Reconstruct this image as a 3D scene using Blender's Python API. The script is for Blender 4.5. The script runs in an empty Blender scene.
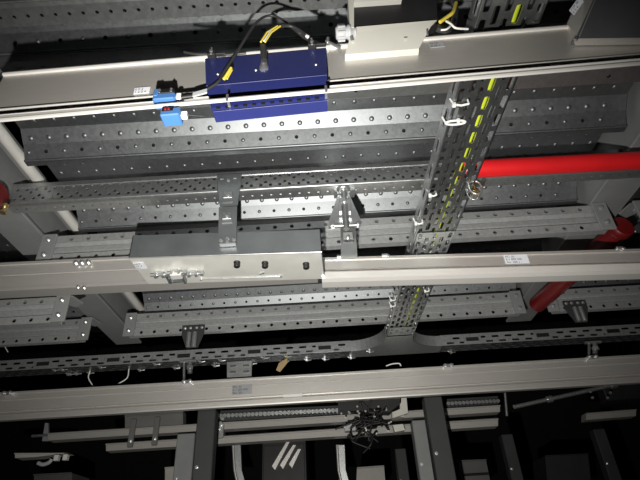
import bpy, math, random
from mathutils import Vector, Matrix

random.seed(7)
S = bpy.context.scene
COL = S.collection
V = Vector

# ------------------------------------------------------------------ camera, light, exposure
ZC = 1.75                                   # eye height above the floor
FPX = 490.0
PITCH, ROLL = math.radians(33.0), math.radians(3.3)
FW = V((0, math.cos(PITCH), math.sin(PITCH)))
U0 = V((0, -math.sin(PITCH), math.cos(PITCH)))
RT = V((1, 0, 0)) * math.cos(ROLL) - U0 * math.sin(ROLL)
UP = U0 * math.cos(ROLL) + V((1, 0, 0)) * math.sin(ROLL)
EYE = V((0, 0, ZC))

cam_d = bpy.data.cameras.new('camera')
cam = bpy.data.objects.new('camera', cam_d)
COL.objects.link(cam)
cam_d.sensor_width = 36.0
cam_d.lens = FPX / 640.0 * 36.0
cam_d.clip_start = 0.02
cam_d.clip_end = 60
M = Matrix((RT, UP, -FW)).transposed().to_4x4()
M.translation = EYE
cam.matrix_world = M
S.camera = cam

w = bpy.data.worlds.new('world')
S.world = w
w.use_nodes = True
w.node_tree.nodes['Background'].inputs[0].default_value = (0.9, 0.95, 1.0, 1)
w.node_tree.nodes['Background'].inputs[1].default_value = 0.002

torch_d = bpy.data.lights.new('torch', 'SPOT')      # the phone torch, a hand's width below the lens
torch_d.energy = 98.0
torch_d.color = (1.0, 0.97, 0.90)
torch_d.spot_size = math.radians(100)
torch_d.spot_blend = 1.0
torch_d.shadow_soft_size = 0.008
torch = bpy.data.objects.new('torch', torch_d)
COL.objects.link(torch)
torch.location = EYE - RT * 0.055 - UP * 0.155
_aim = FW + (314 - 320) / FPX * RT - (238 - 240) / FPX * UP
torch.rotation_euler = _aim.to_track_quat('-Z', 'Y').to_euler()

S.view_settings.view_transform = 'Standard'
S.view_settings.look = 'None'
S.view_settings.exposure = 0.0
S.view_settings.gamma = 1.0
S.view_settings.use_curve_mapping = False


# ------------------------------------------------------------------ helpers
def ray(x, y):
    return FW + (x - 320) / FPX * RT - (y - 240) / FPX * UP


def PY(x, y, Y):
    "point of the sight line at forward distance Y"
    d = ray(x, y)
    return EYE + d * (Y / d.y)


def PZ(x, y, z):
    "point of the sight line at height z above the eye"
    d = ray(x, y)
    return EYE + d * (z / d.z)


X, Y_, Z = V((1, 0, 0)), V((0, 1, 0)), V((0, 0, 1))


class MB:
    def __init__(self):
        self.v, self.f, self.s = [], [], []

    def add(self, vs, fs, smooth=False):
        o = len(self.v)
        self.v += [V(p) for p in vs]
        for q in fs:
            self.f.append([o + i for i in q])
            self.s.append(smooth)
        return self

    def obox(self, c, ax, ay, az, bev=0.0):
        "box with half-axis vectors"
        c = V(c)
        if bev <= 0:
            vs = [c + ax * i + ay * j + az * k for k in (-1, 1) for j in (-1, 1) for i in (-1, 1)]
            return self.add(vs, [(0, 2, 3, 1), (4, 5, 7, 6), (0, 1, 5, 4), (2, 6, 7, 3), (0, 4, 6, 2), (1, 3, 7, 5)])
        lx, ly, lz = ax.length, ay.length, az.length
        b = min(bev, lx * .49, ly * .49, lz * .49)
        vs, idx = [], {}
        for i in (-1, 1):
            for j in (-1, 1):
                for k in (-1, 1):
                    for a in range(3):
                        fx = (lx - (0 if a == 0 else b)) / lx * i
                        fy = (ly - (0 if a == 1 else b)) / ly * j
                        fz = (lz - (0 if a == 2 else b)) / lz * k
                        idx[(i, j, k, a)] = len(vs)
                        vs.append(c + ax * fx + ay * fy + az * fz)
        fs = []
        for i in (-1, 1):
            fs.append([idx[(i, -1, -1, 0)], idx[(i, 1, -1, 0)], idx[(i, 1, 1, 0)], idx[(i, -1, 1, 0)]])
            fs.append([idx[(-1, i, -1, 1)], idx[(1, i, -1, 1)], idx[(1, i, 1, 1)], idx[(-1, i, 1, 1)]])
            fs.append([idx[(-1, -1, i, 2)], idx[(1, -1, i, 2)], idx[(1, 1, i, 2)], idx[(-1, 1, i, 2)]])
            for j in (-1, 1):
                fs.append([idx[(i, j, -1, 0)], idx[(i, j, 1, 0)], idx[(i, j, 1, 1)], idx[(i, j, -1, 1)]])
                fs.append([idx[(i, -1, j, 0)], idx[(i, 1, j, 0)], idx[(i, 1, j, 2)], idx[(i, -1, j, 2)]])
                fs.append([idx[(-1, i, j, 1)], idx[(1, i, j, 1)], idx[(1, i, j, 2)], idx[(-1, i, j, 2)]])
                for k in (-1, 1):
                    fs.append([idx[(i, j, k, 0)], idx[(i, j, k, 1)], idx[(i, j, k, 2)]])
        return self.add(vs, fs)

    def box(self, a, b, bev=0.0):
        a, b = V(a), V(b)
        h = (b - a) / 2
        return self.obox((a + b) / 2, X * abs(h.x), Y_ * abs(h.y), Z * abs(h.z), bev)

    def extrude(self, prof, A, B, ey=Y_, ez=Z):
        "closed profile of (y, z) offsets swept from A to B"
        n = len(prof)
        r0 = [A + ey * p[0] + ez * p[1] for p in prof]
        r1 = [B + ey * p[0] + ez * p[1] for p in prof]
        fs = [(i, (i + 1) % n, n + (i + 1) % n, n + i) for i in range(n)]
        fs += [tuple(range(n))[::-1], tuple(range(n, 2 * n))]
        return self.add(r0 + r1, fs)

    def sheet(self, line, t, A, B, ey=Y_, ez=Z):
        "open profile with sheet thickness t swept from A to B"
        pts = [V((p[0], p[1])) for p in line]
        off = []
        for i, p in enumerate(pts):
            ds = []
            if i > 0: ds.append((pts[i] - pts[i - 1]).normalized())
            if i < len(pts) - 1: ds.append((pts[i + 1] - pts[i]).normalized())
            ns = [V((-d.y, d.x)) for d in ds]
            m = sum(ns, V((0, 0)))
            m.normalize()
            off.append(p + m * (t / max(.4, m.dot(ns[0]))))
        n = len(pts)
        prof = pts + off[::-1]
        N = 2 * n
        r0 = [A + ey * p[0] + ez * p[1] for p in prof]
        r1 = [B + ey * p[0] + ez * p[1] for p in prof]
        fs = [(i, (i + 1) % N, N + (i + 1) % N, N + i) for i in range(N)]
        for i in range(n - 1):
            fs.append((i, i + 1, N - 2 - i, N - 1 - i))
            fs.append((N + i, N + i + 1, N + N - 2 - i, N + N - 1 - i))
        return self.add(r0 + r1, fs)

    def prism(self, poly, d):
        n = len(poly)
        vs = [V(p) for p in poly] + [V(p) + d for p in poly]
        fs = [tuple(range(n)), tuple(range(n, 2 * n))[::-1]]
        fs += [(i, (i + 1) % n, n + (i + 1) % n, n + i) for i in range(n)]
        return self.add(vs, fs)

    def tube(self, pts, r, seg=10, caps=True):
        pts = [V(p) for p in pts]
        rs = r if isinstance(r, (list, tuple)) else [r] * len(pts)
        t0 = (pts[1] - pts[0]).normalized()
        a = t0.orthogonal().normalized()
        rings = []
        for i, p in enumerate(pts):
            t = (pts[min(i + 1, len(pts) - 1)] - pts[max(i - 1, 0)]).normalized()
            a = (a - t * a.dot(t)).normalized()
            b = t.cross(a)
            rings.append([p + (a * math.cos(2 * math.pi * k / seg) + b * math.sin(2 * math.pi * k / seg)) * rs[i] for k in range(seg)])
        vs = [q for g in rings for q in g]
        fs = []
        for i in range(len(pts) - 1):
            for k in range(seg):
                fs.append((i * seg + k, i * seg + (k + 1) % seg, (i + 1) * seg + (k + 1) % seg, (i + 1) * seg + k))
        self.add(vs, fs, True)
        if caps:
            for g in (rings[0][::-1], rings[-1]):
                self.add(g, [tuple(range(seg))])
        return self

    def spline(self, ctrl, r, n=8, seg=8):
        "smooth tube through control points"
        c = [V(p) for p in ctrl]
        c = [c[0] * 2 - c[1]] + c + [c[-1] * 2 - c[-2]]
        out = []
        for i in range(1, len(c) - 2):
            for k in range(n):
                t = k / n
                p0, p1, p2, p3 = c[i - 1], c[i], c[i + 1], c[i + 2]
                out.append(.5 * ((2 * p1) + (p2 - p0) * t + (2 * p0 - 5 * p1 + 4 * p2 - p3) * t * t + (3 * p1 - p0 - 3 * p2 + p3) * t ** 3))
        out.append(c[-2])
        return self.tube(out, r, seg)

    def lathe(self, o, ax, prof, seg=16):
        "prof = (radius, distance along ax)"
        ax = ax.normalized()
        a = ax.orthogonal().normalized()
        b = ax.cross(a)
        n = len(prof)
        vs = []
        for r, t in prof:
            vs += [V(o) + ax * t + (a * math.cos(2 * math.pi * k / seg) + b * math.sin(2 * math.pi * k / seg)) * r for k in range(seg)]
        fs = [(i * seg + k, i * seg + (k + 1) % seg, (i + 1) * seg + (k + 1) % seg, (i + 1) * seg + k) for i in range(n - 1) for k in range(seg)]
        self.add(vs, fs, seg > 8)
        self.add(vs[:seg][::-1], [tuple(range(seg))])
        self.add(vs[-seg:], [tuple(range(seg))])
        return self

    def bolt(self, o, n, r=.006, h=.005):
        "washer and hexagon head"
        self.lathe(o, n, [(r * 1.45, 0), (r * 1.45, h * .25)], 12)
        self.lathe(V(o) + n.normalized() * h * .25, n, [(r, 0), (r, h * .9), (r * .8, h)], 6)
        return self

    def dome(self, o, n, r, h, seg=8):
        n = n.normalized()
        a = n.orthogonal().normalized()
        b = n.cross(a)
        vs = []
        for rr, hh in ((1, 0), (.82, .5), (.45, .9)):
            vs += [V(o) + n * h * hh + (a * math.cos(2 * math.pi * k / seg) + b * math.sin(2 * math.pi * k / seg)) * r * rr for k in range(seg)]
        vs.append(V(o) + n * h)
        fs = [(i * seg + k, i * seg + (k + 1) % seg, (i + 1) * seg + (k + 1) % seg, (i + 1) * seg + k) for i in range(2) for k in range(seg)]
        fs += [(2 * seg + k, 2 * seg + (k + 1) % seg, 3 * seg) for k in range(seg)]
        return self.add(vs, fs, True)

    def perf(self, O, u, v, L, H, pitch, hw, hh, t=.002, phase=0.0, vc=.5):
        "sheet strip with a row of real holes; faces u x v"
        n = u.cross(v).normalized()
        O = V(O)

        def P(a, b):
            return O + u * a + v * b
        a = 0.0
        k = 0
        first = phase % pitch
        edges = [0.0]
        while first + k * pitch < L:
            e = first + k * pitch
            if e > 1e-6: edges.append(e)
            k += 1
        if L - edges[-1] > 1e-6: edges.append(L)
        cv = H * vc
        for e0, e1 in zip(edges[:-1], edges[1:]):
            if e1 - e0 < pitch * .999:
                self.add([P(e0, 0), P(e1, 0), P(e1, H), P(e0, H)], [(0, 1, 2, 3)])
                continue
            c = (e0 + e1) / 2
            q = .3 * min(hw, hh)
            q2 = q if abs(hw - hh) < 1e-6 else q * .4
            inn = [(-hw, 0), (-hw + q, -hh + q2), (0, -hh), (hw - q, -hh + q2), (hw, 0), (hw - q, hh - q2), (0, hh), (-hw + q, hh - q2)]
            out = [(e0, cv), (e0, 0), (c, 0), (e1, 0), (e1, cv), (e1, H), (c, H), (e0, H)]
            vs = [P(*p) for p in out] + [P(c + i, cv + j) for i, j in inn] + [P(c + i, cv + j) - n * t for i, j in inn]
            fs = [(i, (i + 1) % 8, 8 + (i + 1) % 8, 8 + i) for i in range(8)]
            fs += [(8 + i, 8 + (i + 1) % 8, 16 + (i + 1) % 8, 16 + i) for i in range(8)]
            self.add(vs, fs)
        return self

    def build(self, name, mat, parent=None, loc=None):
        root = V((0, 0, 0))
        p = parent
        while p is not None:
            root = root + V(p.location)
            p = p.parent
        if loc is not None: root = V(loc)
        me = bpy.data.meshes.new(name)
        me.from_pydata([tuple(q - root) for q in self.v], [], self.f)
        me.polygons.foreach_set('use_smooth', self.s)
        me.materials.append(mat)
        me.update()
        o = bpy.data.objects.new(name, me)
        COL.objects.link(o)
        if parent is not None:
            o.parent = parent
        else:
            o.location = root
        return o


def tag(o, label, cat, group=None):
    o['label'] = label
    o['category'] = cat
    if group: o['group'] = group
    return o


def thing(name, label, cat, loc, group=None):
    o = bpy.data.objects.new(name, None)
    o.empty_display_size = .05
    COL.objects.link(o)
    o.location = V(loc)
    return tag(o, label, cat, group)


def single(name, mb, mat, label, cat, loc, group=None):
    return tag(mb.build(name, mat, None, loc), label, cat, group)


def struct(name, mb, mat):
    o = mb.build(name, mat)
    o['kind'] = 'structure'
    return o


def text_mesh(txt, size, origin, ux, uy, mat, name, parent):
    "flat printed lettering as mesh"
    c = bpy.data.curves.new('lettering', 'FONT')
    c.body = txt
    c.size = size
    t = bpy.data.objects.new('lettering', c)
    COL.objects.link(t)
    dg = bpy.context.evaluated_depsgraph_get()
    dg.update()
    me = bpy.data.meshes.new_from_object(t.evaluated_get(dg))
    ux, uy = ux.normalized(), uy.normalized()
    mb = MB()
    mb.add([V(origin) + ux * q.co.x + uy * q.co.y for q in me.vertices], [tuple(p.vertices) for p in me.polygons])
    bpy.data.objects.remove(t)
    bpy.data.curves.remove(c)
    bpy.data.meshes.remove(me)
    return mb.build(name, mat, parent)


def mat(name, col, metal=0.0, rough=.5, var=.0, scale=30.0, stretch=None, bump=0.0, spangle=False):
    m = bpy.data.materials.new(name)
    m.use_nodes = True
    nt = m.node_tree
    b = nt.nodes['Principled BSDF']
    b.inputs['Metallic'].default_value = metal
    b.inputs['Roughness'].default_value = rough
    tc = nt.nodes.new('ShaderNodeTexCoord')
    mp = nt.nodes.new('ShaderNodeMapping')
    nt.links.new(tc.outputs['Object'], mp.inputs[0])
    if stretch: mp.inputs['Scale'].default_value = stretch
    if spangle:
        n = nt.nodes.new('ShaderNodeTexVoronoi')
        n.inputs['Scale'].default_value = scale
        out = n.outputs['Color']
        bw = nt.nodes.new('ShaderNodeRGBToBW')
        nt.links.new(out, bw.inputs[0])
        out = bw.outputs[0]
    else:
        n = nt.nodes.new('ShaderNodeTexNoise')
        n.inputs['Scale'].default_value = scale
        n.inputs['Detail'].default_value = 5
        out = n.outputs['Fac']
    nt.links.new(mp.outputs[0], n.inputs['Vector'])
    r = nt.nodes.new('ShaderNodeValToRGB')
    c = V(col)
    lo, hi = c * (1 - var), c * (1 + var)
    r.color_ramp.elements[0].position = .3
    r.color_ramp.elements[1].position = .7
    r.color_ramp.elements[0].color = (*lo, 1)
    r.color_ramp.elements[1].color = (*[min(1, q) for q in hi], 1)
    nt.links.new(out, r.inputs[0])
    nt.links.new(r.outputs[0], b.inputs['Base Color'])
    mr = nt.nodes.new('ShaderNodeMapRange')
    rv = .025 if spangle else .07
    mr.inputs[3].default_value = max(.05, rough - rv)
    mr.inputs[4].default_value = min(1, rough + rv)
    nt.links.new(out, mr.inputs[0])
    nt.links.new(mr.outputs[0], b.inputs['Roughness'])
    if bump:
        bp = nt.nodes.new('ShaderNodeBump')
        bp.inputs['Strength'].default_value = bump
        bp.inputs['Distance'].default_value = .002
        nt.links.new(out, bp.inputs['Height'])
        nt.links.new(bp.outputs[0], b.inputs['Normal'])
    return m


GALV = mat('galvanised_steel', (.50, .52, .53), .75, .42, .06, 160, spangle=True)
DECK = mat('galvanised_deck_sheet', (.27, .285, .297), .96, .50, .06, 160, spangle=True)
CHAN = mat('galvanised_channel', (.52, .535, .545), .88, .38, .05, 160, spangle=True)
SIGMA = mat('galvanised_beam', (.56, .57, .58), .62, .40, .05, 160, spangle=True)
TRAY = mat('galvanised_tray', (.34, .355, .365), .92, .36, .06, 200, spangle=True)
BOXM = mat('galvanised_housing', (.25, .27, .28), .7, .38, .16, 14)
BOXB = mat('galvanised_housing_lit_underside', (.80, .80, .76), .35, .30, .08, 18)  # lighter copy of the housing steel, torchlight from below put into its colour
RAILU = mat('anodised_aluminium_matt', (.50, .48, .455), .55, .45, .05, 25, (1, 40, 40))
ALU = mat('anodised_aluminium', (.72, .70, .67), .68, .44, .05, 25, (1, 40, 40))
ALUB = mat('bright_aluminium', (.85, .83, .80), .35, .35, .04, 30, (1, 40, 40))
GREY = mat('grey_painted_steel', (.22, .225, .23), .0, .55, .06, 20)
PALE = mat('pale_painted_steel', (.66, .65, .62), .0, .5, .06, 20)
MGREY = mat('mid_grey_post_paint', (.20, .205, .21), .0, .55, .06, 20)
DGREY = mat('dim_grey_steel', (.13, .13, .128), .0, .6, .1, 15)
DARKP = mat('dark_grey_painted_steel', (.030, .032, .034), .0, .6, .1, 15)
BLUE = mat('dark_blue_paint', (.018, .024, .120), .0, .42, .06, 20)
SKY = mat('light_blue_plastic', (.06, .17, .42), .0, .4, .05, 20)
RED2 = mat('shaded_red_pipe_paint', (.15, .006, .007), .0, .45, .06, 12)  # red pipe paint darkened, the falloff of the torch put into its colour
RED = mat('red_pipe_paint', (.66, .014, .018), .0, .35, .06, 12)
BLACK = mat('black_plastic', (.012, .012, .013), .0, .5, .1, 30)
RUBBER = mat('black_cable_sheath', (.03, .03, .03), .0, .45, .1, 40)
GLAND = mat('grey_plastic', (.42, .43, .45), .0, .45, .05, 30)
WHITE = mat('white_plastic', (.80, .80, .78), .0, .45, .03, 30)
LABEL = mat('label_paper', (.72, .74, .80), .0, .6, .03, 30)
GLABEL = mat('grey_label_foil', (.33, .34, .36), .0, .55, .03, 30)
INK = mat('black_ink', (.02, .02, .03), .0, .6, .05, 30)
YEL = mat('yellow_tag', (.75, .60, .08), .0, .5, .08, 30)
YG = mat('yellow_green_cable', (.62, .72, .04), .0, .45, .08, 30)
BRASS = mat('brass', (.70, .52, .22), .9, .3, .08, 40)
ZINC = mat('bright_zinc', (.62, .63, .64), .85, .36, .06, 60)
CARD = mat('brown_card_tag', (.42, .30, .16), .0, .7, .08, 30)
DIM = mat('darker_bar_aluminium', (.36, .35, .33), .2, .5, .12, 25, (1, 40, 40))  # base colour darker and more streaked than the rail aluminium
BEIGE = mat('beige_sheet_metal', (.60, .59, .54), .2, .45, .03, 20)
CONC = mat('concrete_floor', (.10, .10, .10), .0, .8, .15, 6)
WALL = mat('dark_wall', (.02, .02, .021), .0, .9, .15, 4)
DRED = mat('red_lens', (.40, .02, .03), .0, .2, .1, 30)

# ------------------------------------------------------------------ setting
struct('floor', MB().box((-4, -2, -.1), (4, 6, 0)), CONC)
struct('wall_back', MB().box((-4, 6, 0), (4, 6.15, 3.6)), WALL)
struct('ceiling', MB().box((-4, -2, 3.6), (4, 6.15, 3.75)), WALL)


def zz(z): return ZC + z


# ------------------------------------------------------------------ main beams and their pale edge tubes
def main_beam(x0, x1, label):
    t = thing('main_beam', label, 'steel beam', ((x0 + x1) / 2, 1.6, zz(.79)))
    b = MB()
    xm = (x0 + x1) / 2
    b.box((x0, -.6, zz(.79)), (x1, 1.93, zz(.80)), .002)
    b.box((x0, -.6, zz(.93)), (x1, 1.93, zz(.94)), .002)
    b.build('flange', GREY, t)
    MB().box((x0 + .012, -.6, zz(.80)), (x1 - .012, 1.93, zz(.93))).build('web', GREY, t)
    return t


mbl = main_beam(-.876, -.770, 'grey painted steel main beam running away on the left side')
mbr = main_beam(.757, .862, 'grey painted steel main beam running away on the right, beside red pipe')
MB().tube([(-.732, -.3, zz(.872)), (-.732, 1.93, zz(.872))], .0145, 14).build('edge_tube', PALE, mbl)['label'] = 'pale tube along the left beam'
MB().box((-.77, -.3, zz(.885)), (-.727, 1.93, zz(.893))).build('tube_clip', GREY, mbl)

# ------------------------------------------------------------------ deck planks
DX0, DX1 = -.697, .750
LIP, SH = .83, .893


def deck_plank(k, x0, x1, label, group='dimpled deck planks', bumps=True):
    L = .86 + .29 * k
    n0 = L - .286
    t = thing('deck_plank', label, 'deck plank', ((x0 + x1) / 2, (L + n0) / 2, zz(LIP)), group)
    A, B = V((x0, 0, ZC)), V((x1, 0, ZC))
    b = MB()
    b.sheet([(n0 + .012, LIP), (n0, LIP), (n0, SH), (L - .047, SH)], -.0018, A, B)
    # dimples pressed into the walking surface
    rows = [(.04, 0), (.075, .5), (.11, 0), (.145, .5), (.18, 0), (.215, .5)]
    if bumps:
        for dy, ph in rows:
            x = x0 + .02 + ph * .047
            while x < x1 - .01:
                b.dome((x, n0 + dy, zz(SH) - .0002), -Z, .0065, .0042, 8)
                x += .047
    b.build('sheet', DECK, t)
    f = MB()
    m0, m1, m2 = V((0, L - .047, zz(SH))), V((0, L - .020, zz(LIP + .036))), V((0, L, zz(LIP + .005)))
    f.sheet([(m0.y, m0.z - ZC), (m1.y, m1.z - ZC)], -.0018, A, B)
    v = m1 - m2
    f.perf((x0, m2.y, m2.z), X, v.normalized(), x1 - x0, v.length, .086, .0046, .0046, .002, .01, .5)
    f.tube([(x0, L + .001, zz(LIP + .003)), (x1, L + .001, zz(LIP + .003))], .0032, 8)
    if bumps:
        nn = X.cross(v).normalized()
        n2 = X.cross(m0 - m1).normalized()
        x = x0 + .02
        while x < x1 - .01:
            p = m0.lerp(m1, .62)
            f.dome((x, p.y, p.z), n2, .0075, .0042)
            x += .043
        x = x0 + .0105
        while x < x1 - .01:
            p = m2.lerp(m1, .5)
            f.dome((x, p.y, p.z), nn, .0052, .003, 7)
            x += .086
    f.build('side_flange', DECK, t)
    return t


names = {-2: 'galvanised dimpled deck plank overhead, at the very top of the picture',
         -1: 'galvanised dimpled deck plank with dot rows above the upper rail and its black cable',
         0: 'galvanised dimpled deck plank crossing just behind the blue module',
         1: 'galvanised dimpled deck plank just beyond the finely perforated channel',
         2: 'galvanised dimpled deck plank beyond the groove-faced beam above the middle rail',
         3: 'galvanised dimpled deck plank seen right under the middle rail and metal housing',
         }
for k in range(-2, 4):
    deck_plank(k, DX0, DX1, names[k])
for k, nm in ((2, 'right of the red pipe, nearer of two'), (3, 'right of the red pipe, farther of two')):
    deck_plank(k, .835, 1.7, 'dimpled deck plank in the dark bay ' + nm)
for k, nm in ((2, 'left of the left main beam, nearer of two'), (3, 'left of the left main beam, farther of two')):
    deck_plank(k, -1.8, -.885, 'dimpled deck plank in the dark bay ' + nm)

# ------------------------------------------------------------------ channels hung below the deck
def perforated_channel(y, z0, z1, x0, x1, dep, label):
    t = thing('perforated_channel', label, 'steel channel', ((x0 + x1) / 2, y + dep / 2, zz(z0)), 'perforated channels')
    b = MB()
    A, B = V((x0, 0, ZC)), V((x1, 0, ZC))
    H = z1 - z0 - .012
    L = x1 - x0
    r = .0044
    zs = z0 + .010
    hs = H / 5
    p = .0235
    b.perf((x0, y, zz(zs)), X, Z, L, hs, p, r, r, .002, .004, .6)
    b.perf((x0, y, zz(zs + hs)), X, Z, L, hs, p * 2, r, r, .002, .004)
    b.perf((x0, y, zz(zs + 2 * hs)), X, Z, L, hs, p * 2, r, r, .002, .0275)
    b.perf((x0, y, zz(zs + 3 * hs)), X, Z, L, hs, p, r, r, .002, .004, .4)
    b.sheet([(y, z1), (y, zs + 4 * hs)], -.0018, A, B)
    b.sheet([(y + dep, z1), (y, z1)], -.0018, A, B)
    b.build('face', CHAN, t)
    f = MB()
    f.sheet([(y, zs), (y - .002, z0 + .006), (y, z0), (y + .006, z0 - .001)], -.0018, A, B)
    f.perf((x0, y + dep, zz(z0 - .001)), X, -Y_, L, dep - .006, .0235, .0034, .0034, .002, .004)
    f.sheet([(y + dep, z0), (y + dep, z0 + .010)], -.0018, A, B)
    f.tube([(x0, y - .001, zz(z0 + .003)), (x1, y - .001, zz(z0 + .003))], .0034, 10)
    f.build('lip', CHAN, t)
    return t


perforated_channel(.938, .765, .828, -.765, 1.1, .035, 'long galvanised channel with four rows of small holes, crossing above the housing bracket')
perforated_channel(.452, .795, .828, -.7, .72, .04, 'galvanised channel with hole rows along the top edge of the picture')
t = thing('plain_channel', 'plain grey steel channel with smooth underside just below the upper rail', 'steel channel', (0, .66, zz(.80)))
A, B = V((DX0, 0, ZC)), V((.750, 0, ZC))
MB().sheet([(.70, .83), (.70, .802), (.698, .80), (.632, .80), (.63, .802), (.63, .83)], -.002, A, B).build('web', CHAN, t)
for px in (609, 470, 356):
    p = PZ(px, 75 + (609 - px) * .05, .80)
    MB().lathe((p.x, .678, zz(.80)), -Z, [(.004, 0), (.004, .0015), (.002, .002)], 12).build('rivet', BLACK, t)


# ------------------------------------------------------------------ groove-faced secondary beams
def secondary_beam(y, z0, z1, x0, x1, ends, label):
    t = thing('secondary_beam', label, 'steel beam', ((x0 + x1) / 2, y + .02, zz(z0)), 'groove-faced secondary beams')
    H = z1 - z0
    A, B = V((x0, y, zz(z0))), V((x1, y, zz(z0)))
    b = MB()
    s = H * .25
    L = x1 - x0
    b.perf((x0, y, zz(z0)) , X, Z, L, s, .047, .0058, .0058, .002, .02)
    b.perf((x0, y, zz(z1 - s)), X, Z, L, s, .047, .0058, .0058, .002, .035)
    b.sheet([(0, H - s), (.004, H - s - .001), (.016, H - s - .006), (.016, H * .60), (.008, H * .56), (.008, H * .44), (.016, H * .40), (.016, s + .006), (.004, s + .001), (0, s)], -.002, A, B)
    b.build('web', SIGMA, t)
    f = MB()
    f.sheet([(.03, H - .012), (.03, H), (0, H)], -.002, A, B)
    f.sheet([(0, 0), (.018, 0), (.018, .010)], -.002, A, B)
    f.build('flange', SIGMA, t)
    for e in ends:
        xe = x0 if e < 0 else x1
        p = MB()
        p.box((xe - .02, y - .010, zz(z0 - .004)), (xe + .02, y - .002, zz(z1 + .004)), .0015)
        ep = p.build('end_plate', GREY, t)
        for zb in (z0 + H * .2, z1 - H * .2):
            MB().bolt((xe, y - .010, zz(zb)), -Y_, .0050, .006).build('bolt', ZINC, ep)
        g = MB()        # cleat up to the main beam
        g.prism([(xe - e * .02, y + .004, zz(z1)), (xe + e * .02, y + .004, zz(z1)), (xe + e * .03, y + .05, zz(z1)), (xe - e * .0, y + .07, zz(z1)), (xe - e * .03, y + .04, zz(z1))], Z * .005)
        g.build('cleat', GREY, t)
    return t


SB = [(1.115, .705, .785, -.745, .775, (-1, 1), 'galvanised groove-faced beam nearest, behind the housing and hangers'),
      (1.64, .703, .785, -.705, .702, (-1, 1), 'galvanised groove-faced beam in the farther row, spanning between both main beams'),
      (1.64, .703, .785, .822, 1.9, (-1,), 'groove-faced beam in the farther row right of the red pipe'),
      (1.115, .705, .785, .89, 1.6, (-1,), 'groove-faced beam stub at the right picture edge beside the red pipe'),
      (1.64, .698, .778, -2.0, -.868, (1,), 'groove-faced beam at far left, lower and farther of the two'),
      ]
for a in SB: secondary_beam(*a)
p0 = PY(65, 297, 1.24); p1 = PY(65, 321, 1.24)
secondary_beam(1.24, p1.z - ZC, p0.z - ZC, -1.8, p0.x, (1,), 'groove-faced beam at far left, upper and nearer of the two')

# ------------------------------------------------------------------ red sprinkler pipes
t = thing('sprinkler_pipe', 'bright red sprinkler pipe crossing under the deck at right', 'pipe', (.6, .828, zz(.672)))
pr = .0205
MB().tube([(.345, .854, zz(.722)), (1.34, .854, zz(.714))], pr, 24).build('pipe', RED, t)
b = MB()
b.lathe((.340, .854, zz(.722)), X, [(.024, -.012), (.027, -.009), (.027, .009), (.024, .012)], 20)
b.obox((.340, .854, zz(.690)), X * .010, Y_ * .008, Z * .016, .002)
b.build('coupling', RED, t)
for q in ((.331, .827, zz(.725)), (.347, .827, zz(.734))):
    MB().bolt(q, -Y_, .0045, .008).build('coupling_bolt', ZINC, t)
t = thing('sprinkler', 'small brass sprinkler in round cage under the red pipe end', 'sprinkler', (.340, .842, zz(.63)))
c = V((.340, .842, zz(.652)))
b = MB()
ring = [c + V((math.cos(a) * .0135, -.010, math.sin(a) * .018)) for a in [i * math.pi / 10 for i in range(21)]]
b.tube(ring, .0022, 8)
ring = [c + V((math.cos(a) * .0135, .010, math.sin(a) * .018)) for a in [i * math.pi / 10 for i in range(21)]]
b.tube(ring, .0018, 8)
for a in (.3, 2.8, 4.2, 5.2):
    q = c + V((math.cos(a) * .0135, 0, math.sin(a) * .018))
    b.tube([q - Y_ * .01, q + Y_ * .01], .0016, 6)
b.build('cage', ZINC, t)
b = MB()
b.lathe(c + V((0, 0, .024)), -Z, [(.006, 0), (.006, .010), (.004, .012), (.003, .026), (.008, .028), (.008, .031)], 12)
for i in range(8):
    a = i * math.pi / 4
    b.obox(c + V((math.cos(a) * .009, math.sin(a) * .009, -.012)), X * .002, Y_ * .002, Z * .0012)
b.build('deflector', BRASS, t)
MB().tube([c + Z * -.004, c + Z * .014], .0025, 8).build('glass_bulb', DRED, t)

t = thing('main_pipe', 'shaded red main pipe running away beside the right main beam', 'pipe', (.80, 1.3, zz(.71)))
MB().tube([(.857, 1.17, zz(.745)), (.785, 1.67, zz(.745))], .029, 24).build('pipe', RED2, t)
MB().lathe((.857, 1.17, zz(.745)), V((-.072, .50, 0)), [(.029, -.006), (.032, -.004), (.032, .02), (.029, .024)], 24).build('coupling', RED2, t)
t = thing('pipe_stub', 'red pipe end with brass nozzle at the left picture edge', 'pipe', (-.85, .9, zz(.70)))
q = PY(-6, 196, .895)
MB().lathe(q, X, [(.030, -.6), (.030, -.012), (.033, -.010), (.033, .012), (.030, .016)], 24).build('pipe', RED2, t)
q2 = PY(4, 209, .87)
MB().lathe(q2 + Z * .012, -Z, [(.007, 0), (.007, .008), (.004, .010), (.004, .018), (.008, .02), (.008, .023)], 12).build('nozzle', BRASS, t)

# ------------------------------------------------------------------ slotted cable trays
TX0, TX1, TZ = .228, .324, .655        # the tray that runs away from the viewer
SKEW = -.018
TOFF = .027                           # drift towards the left with distance


def tray_panel(b, O, u, v, L, Wd):
    "five strips of slots across the tray bottom"
    hs = Wd / 6
    for i in range(6):
        b.perf(O + v * (hs * i), u, v, L, hs, .042, .0155, .0050, .0020, .021 * (i % 2) + .006)


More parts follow.
